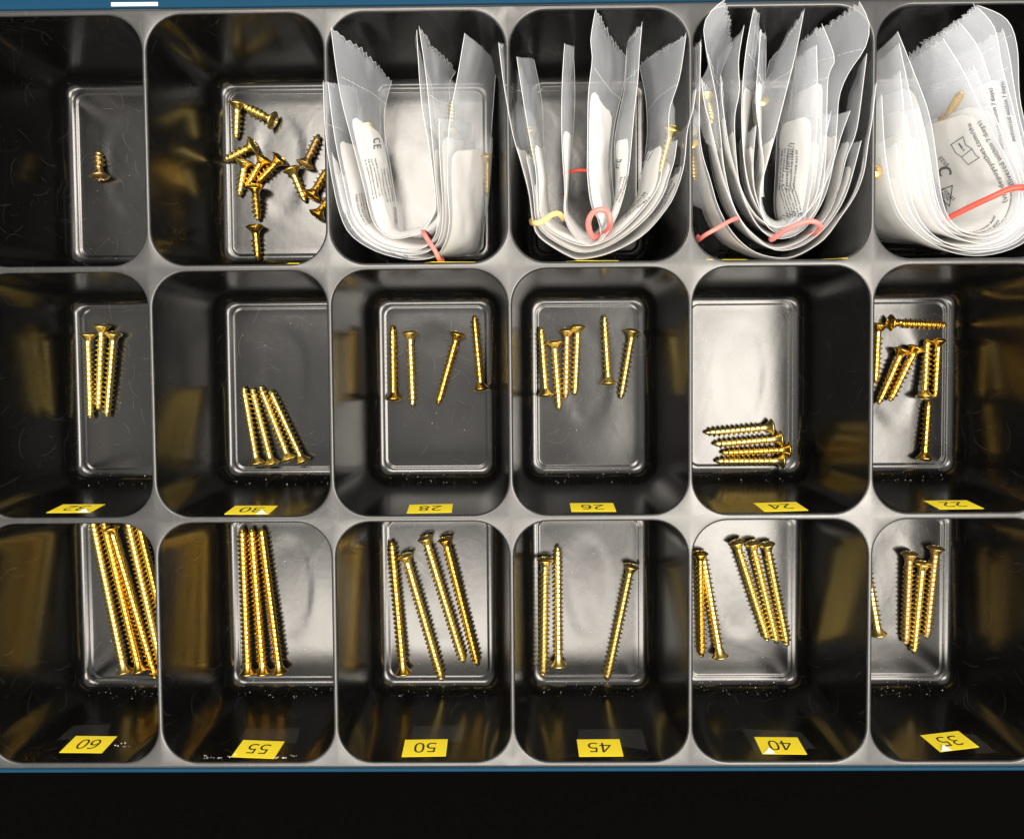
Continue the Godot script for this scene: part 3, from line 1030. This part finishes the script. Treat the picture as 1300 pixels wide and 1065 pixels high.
	var inside := {
		"00": [[610, 194, 613, 243, 0, 15, 0.5, 1.0, 1]], "01": [[563, 172, 566, 126, 1, 14, 0.0, 0.5, 1]], "02": [[475, 156, 481, 196, 1, 13, 0.0, 0.45, -1]],
		"10": [[662, 163, 671, 205, 1, 13, 0.0, 0.35, 0, ", beside the one-band bundle"], [866, 160, 856, 196, 1, 13, 0.6, 1.0, -1, ", beside the fullest bundle"]], "11": [[844, 160, 836, 205, 1, 15, 0.0, 0.5, -1]],
		"20": [[887, 178, 893, 236, 0, 16, 0.0, 0.5, 1]], "22": [[916, 146, 918, 186, 1, 13, 0.6, 1.0, 1]], "25": [[977, 126, 968, 152, 1, 13, 0.0, 0.45, 1]], "21": [[904, 120, 912, 160, 1, 13, 0.0, 0.5, -1]],
		"30": [[1192, 158, 1224, 104, 0, 17, 0.0, 0.45, -1]], "33": [[1122, 213, 1106, 242, 0, 14, 0.6, 1.0, 1]]}
	# bags of which little more than the fold shows: [bundle, between this bag, and that one, the second runs the other way, cut off at the ends, label]
	for e in [[0, 0, 1, true, 0.16, "shorter bag next to the outermost bag of the one-band bundle"], [1, 0, 1, true, 0.17, "shorter bag next to the outermost bag of the yellow-banded bundle"],
			[2, 0, 1, false, 0.13, "shorter bag next to the outermost bag of the fullest bundle"], [2, 1, 2, true, 0.17, "shorter bag in the middle of the fullest bundle"], [2, 2, 5, true, 0.2, "shorter bag wrapped round the coded paper bag"],
			[3, 0, 1, false, 0.1, "shorter bag right behind the readable paper"], [3, 2, 3, false, 0.1, "shorter bag next to the outermost bag of the red-banded bundle"]]:
		var g: int = e[0]
		var p := make_strip(G[g][1][e[1]], 0.0)
		var q := make_strip(G[g][1][e[2]], 0.0)
		G[g][1].append(between(p, q, e[3], e[4]))
		papers[g].append([0.1, 0.93])
		looks[g].append(e[5])
	for g in G.size():
		for i in G[g][1].size():
			var o := make_strip(G[g][1][i], g * 10.0 + i * 1.3)
			o.bow = rng.randf_range(-0.9, 0.9)
			var t := thing("clear_bag", "clear torn plastic " + looks[g][i], "bag", Vector3.ZERO, "clear bags folded into bundles")
			for b in inside.get("%d%d" % [g, i], []):
				bag_screw(o, b, looks[g][i] + (b[9] if b.size() > 9 else ""))
			part("film", film_mesh(o), M.film, t)
			part("sealed_edge", edge_mesh(o, 0.0), M.seam, t)
			part("sealed_edge", edge_mesh(o, 1.0), M.seam, t)
			part("torn_edge", torn_mesh(o), M.seam, t)
			part("seal_line", seal_mesh(o, 13.0 + 2.0 * sin(i * 2.3), true), M.seam, t)
			var pp: Array = papers[g][i]
			var s0: float = pp[0] * o.length
			var s1: float = pp[1] * o.length
			var p := part("paper", paper_mesh(o, s0, s1), M.paper, t)
			var st := new_st()
			var near: Array = ARM.get("%d%d" % [g, i], [0.0, 1.0])
			readable_print(st, o, g, i, maxf(s0, near[0] * o.length), minf(s1, near[1] * o.length))
			if not [g, i] in PRINTED:
				continue
			part("print", done(st, false), M.print, p)

func readable_print(st: SurfaceTool, o: Strip, g: int, i: int, s0: float, s1: float) -> void:
	if g == 3 and i == 0:
		print_at(st, o, letters("(via depuysynthes.com/ifu", true), Vector2(1256, 205), Vector2(-0.52, -0.85), 6.0, s0, s1)
		print_at(st, o, letters("delivered within 7 days)", true), Vector2(1267, 197), Vector2(-0.5, -0.86), 6.0, s0, s1)
		print_at(st, o, letters("C", true), Vector2(1200, 217), Vector2(0.2, 1.0), 16.0, s0, s1)
		print_at(st, o, letters("0123", true), Vector2(1199, 205), Vector2(-0.65, -0.75), 5.0, s0, s1)
		print_at(st, o, letters("NON", true), Vector2(1201, 249), Vector2(-0.75, -0.66), 4.2, s0, s1)
		print_at(st, o, letters("STERILE", true), Vector2(1205, 246), Vector2(-0.75, -0.66), 4.2, s0, s1)
		print_at(st, o, strokes([Vector2(-14, -9), Vector2(13, -9), Vector2(-2, 12), Vector2(-14, -9)], 1.3), Vector2(1204, 246), Vector2(0.75, 0.66), 1.0, s0, s1)
		print_at(st, o, strokes([Vector2(-18, -8), Vector2(-16, 9), Vector2(-6, 6), Vector2(3, 9), Vector2(12, 7), Vector2(17, 8), Vector2(16, -9), Vector2(3, -8), Vector2(-6, -10), Vector2(-18, -8)], 1.1), Vector2(1226, 192), Vector2(0.62, 0.78), 1.0, s0, s1)
		print_at(st, o, strokes([Vector2(3, 9), Vector2(3, -8)], 1.0), Vector2(1226, 192), Vector2(0.62, 0.78), 1.0, s0, s1)
		print_at(st, o, letters("i", true), Vector2(1221, 186), Vector2(-0.75, 0.6), 11.0, s0, s1)
		print_at(st, o, fine_type(2, 14.0, 3), Vector2(1250, 291), Vector2(0.85, -0.4), 3.0, s0, s1)
		print_at(st, o, fine_type(1, 20.0, 5), Vector2(1284, 262), Vector2(-0.3, 1.0), 3.4, s0, s1)
	elif g == 1 and i == 1:
		print_at(st, o, strokes(ring_marks(8.0), 1.4), Vector2(806, 212), Vector2(1, 0), 1.0, s0, s1)
		print_at(st, o, strokes([Vector2(-5, 6), Vector2(5, -6)], 1.4), Vector2(806, 212), Vector2(1, 0), 1.0, s0, s1)
		print_at(st, o, letters("CE", true), Vector2(815, 205), Vector2(0.05, -1), 9.0, s0, s1)
		print_at(st, o, fine_type(4, 9.0, 6), Vector2(824, 190), Vector2(0.2, -1), 3.0, s0, s1)
		print_at(st, o, fine_type(3, 12.0, 8), Vector2(808, 262), Vector2(0.7, -0.7), 3.0, s0, s1)
	elif g == 1 and i == 2:
		print_at(st, o, letters("CE", true), Vector2(786, 208), Vector2(0.05, -1), 8.0, s0, s1)
		print_at(st, o, fine_type(3, 12.0, 16), Vector2(788, 240), Vector2(0.15, -1), 2.6, s0, s1)
	elif g == 1 and i == 0:
		print_at(st, o, coded_block(10, 21), Vector2(846, 226), Vector2(0.3, -1), 4.0, s0, s1)
		print_at(st, o, fine_type(5, 18.0, 22), Vector2(838, 252), Vector2(0.5, -0.85), 3.0, s0, s1)
	elif g == 2 and i == 5:
		print_at(st, o, fine_type(6, 16.0, 31), Vector2(996, 216), Vector2(0.1, -1), 3.2, s0, s1)
		print_at(st, o, coded_block(12, 33), Vector2(1003, 200), Vector2(0.1, -1), 4.0, s0, s1)
		print_at(st, o, fine_type(6, 14.0, 35), Vector2(1003, 255), Vector2(-0.3, -1), 3.0, s0, s1)
		print_at(st, o, coded_block(8, 37), Vector2(992, 278), Vector2(0.7, -0.7), 6.0, s0, s1)
	elif g == 2 and i == 1:
		print_at(st, o, coded_block(12, 41), Vector2(1062, 262), Vector2(0.4, -0.9), 4.0, s0, s1)
		print_at(st, o, fine_type(3, 14.0, 43), Vector2(1072, 230), Vector2(0.2, -1), 3.0, s0, s1)
	elif g == 0 and i == 2:
		print_at(st, o, letters("CE", true), Vector2(478, 182), Vector2(0.15, 1), 9.0, s0, s1)
		print_at(st, o, fine_type(4, 16.0, 51), Vector2(476, 225), Vector2(0.2, 1), 3.0, s0, s1)
		print_at(st, o, fine_type(3, 16.0, 52), Vector2(492, 235), Vector2(0.2, 1), 2.6, s0, s1)
		print_at(st, o, coded_block(9, 53), Vector2(502, 274), Vector2(0.1, 1), 3.0, s0, s1)
	elif g == 0 and i == 0:
		print_at(st, o, coded_block(10, 61), Vector2(476, 303), Vector2(0.8, 0.6), 4.0, s0, s1)
		print_at(st, o, fine_type(4, 16.0, 62), Vector2(498, 312), Vector2(0.85, 0.5), 3.0, s0, s1)
		print_at(st, o, fine_type(3, 16.0, 63), Vector2(446, 288), Vector2(0.5, 0.85), 2.4, s0, s1)
	elif g == 0 and i == 1:
		print_at(st, o, fine_type(5, 14.0, 71), Vector2(463, 265), Vector2(0.2, 1), 2.8, s0, s1)
	elif g == 3 and i < 3:
		print_at(st, o, letters("delivered within 7 days)", true), Vector2([0, 1266, 1280][i], [0, 150, 140][i]), Vector2(-0.2, -1), 5.0, s0, s1)

# ---------------------------------------------------------------- rubber bands
func band(path: Array, kind: int, r: float, loop: bool, label: String) -> void:
	var pts := []
	for p in path:
		pts.append(mm(spot(p[0], p[1], p[2])))
	var line := PackedVector3Array()
	var n := pts.size()
	var spans := n if loop else n - 1
	for i in spans:
		for k in 6:
			var f := k / 6.0
			if loop:
				line.append((pts[i] as Vector3).cubic_interpolate(pts[(i + 1) % n], pts[(i - 1 + n) % n], pts[(i + 2) % n], f))
			else:
				line.append((pts[i] as Vector3).cubic_interpolate(pts[i + 1], pts[maxi(i - 1, 0)], pts[mini(i + 2, n - 1)], f))
	if not loop:
		line.append(pts[n - 1])
	var st := new_st()
	tube(st, line, r * 0.001, 8, loop)
	var o := part(numbered("rubber_band"), done(st), M.band[kind], self)
	o.set_meta("label", label)
	o.set_meta("category", "rubber band")
	o.set_meta("group", "rubber bands round the bag bundles")

func build_bands() -> void:
	band([[538, 296, -7], [544, 306, -4], [552, 318, -3], [558, 330, -5], [562, 332, -14], [556, 318, -36], [545, 300, -38], [538, 294, -24]], 1, 0.75, true, "pink rubber band round the bundle beside the loose short screws")
	band([[716, 220, -30], [724, 218, -26], [736, 216, -25], [748, 217, -26], [756, 219, -30]], 0, 0.6, false, "red rubber band stretched straight across the gap of a bag bundle")
	band([[752, 300, -10], [747, 284, -6], [752, 271, -4], [763, 266, -3], [772, 270, -4], [775, 282, -5], [772, 292, -12], [762, 298, -20]], 1, 0.95, true, "pink rubber band looped tight round one short bag")
	band([[675, 280, -16], [676, 283, -8], [679, 283, -4], [684, 283, -3], [692, 279, -4], [700, 273, -5], [708, 271, -7], [714, 275, -12], [715, 278, -22]], 2, 0.9, false, "pale yellow rubber band in a bag bundle")
	band([[886, 300, -20], [886, 305, -8], [896, 298, -2], [912, 289, -1], [926, 281, -3], [936, 277, -7], [938, 280, -18]], 1, 0.7, false, "pink rubber band across the outside of the fullest bundle")
	band([[980, 300, -24], [980, 304, -12], [990, 297, -8], [1008, 287, -5], [1026, 281, -4], [1038, 283, -4], [1042, 289, -6], [1036, 296, -10], [1026, 296, -22]], 1, 0.85, false, "pink rubber band hooked through the inside of the fullest bundle")
	band([[1196, 282, -14], [1212, 273, -10], [1238, 260, -6], [1262, 249, -3], [1282, 240, -2], [1300, 238, -2], [1316, 242, -6]], 0, 0.95, false, "red rubber band over the readable printed paper")
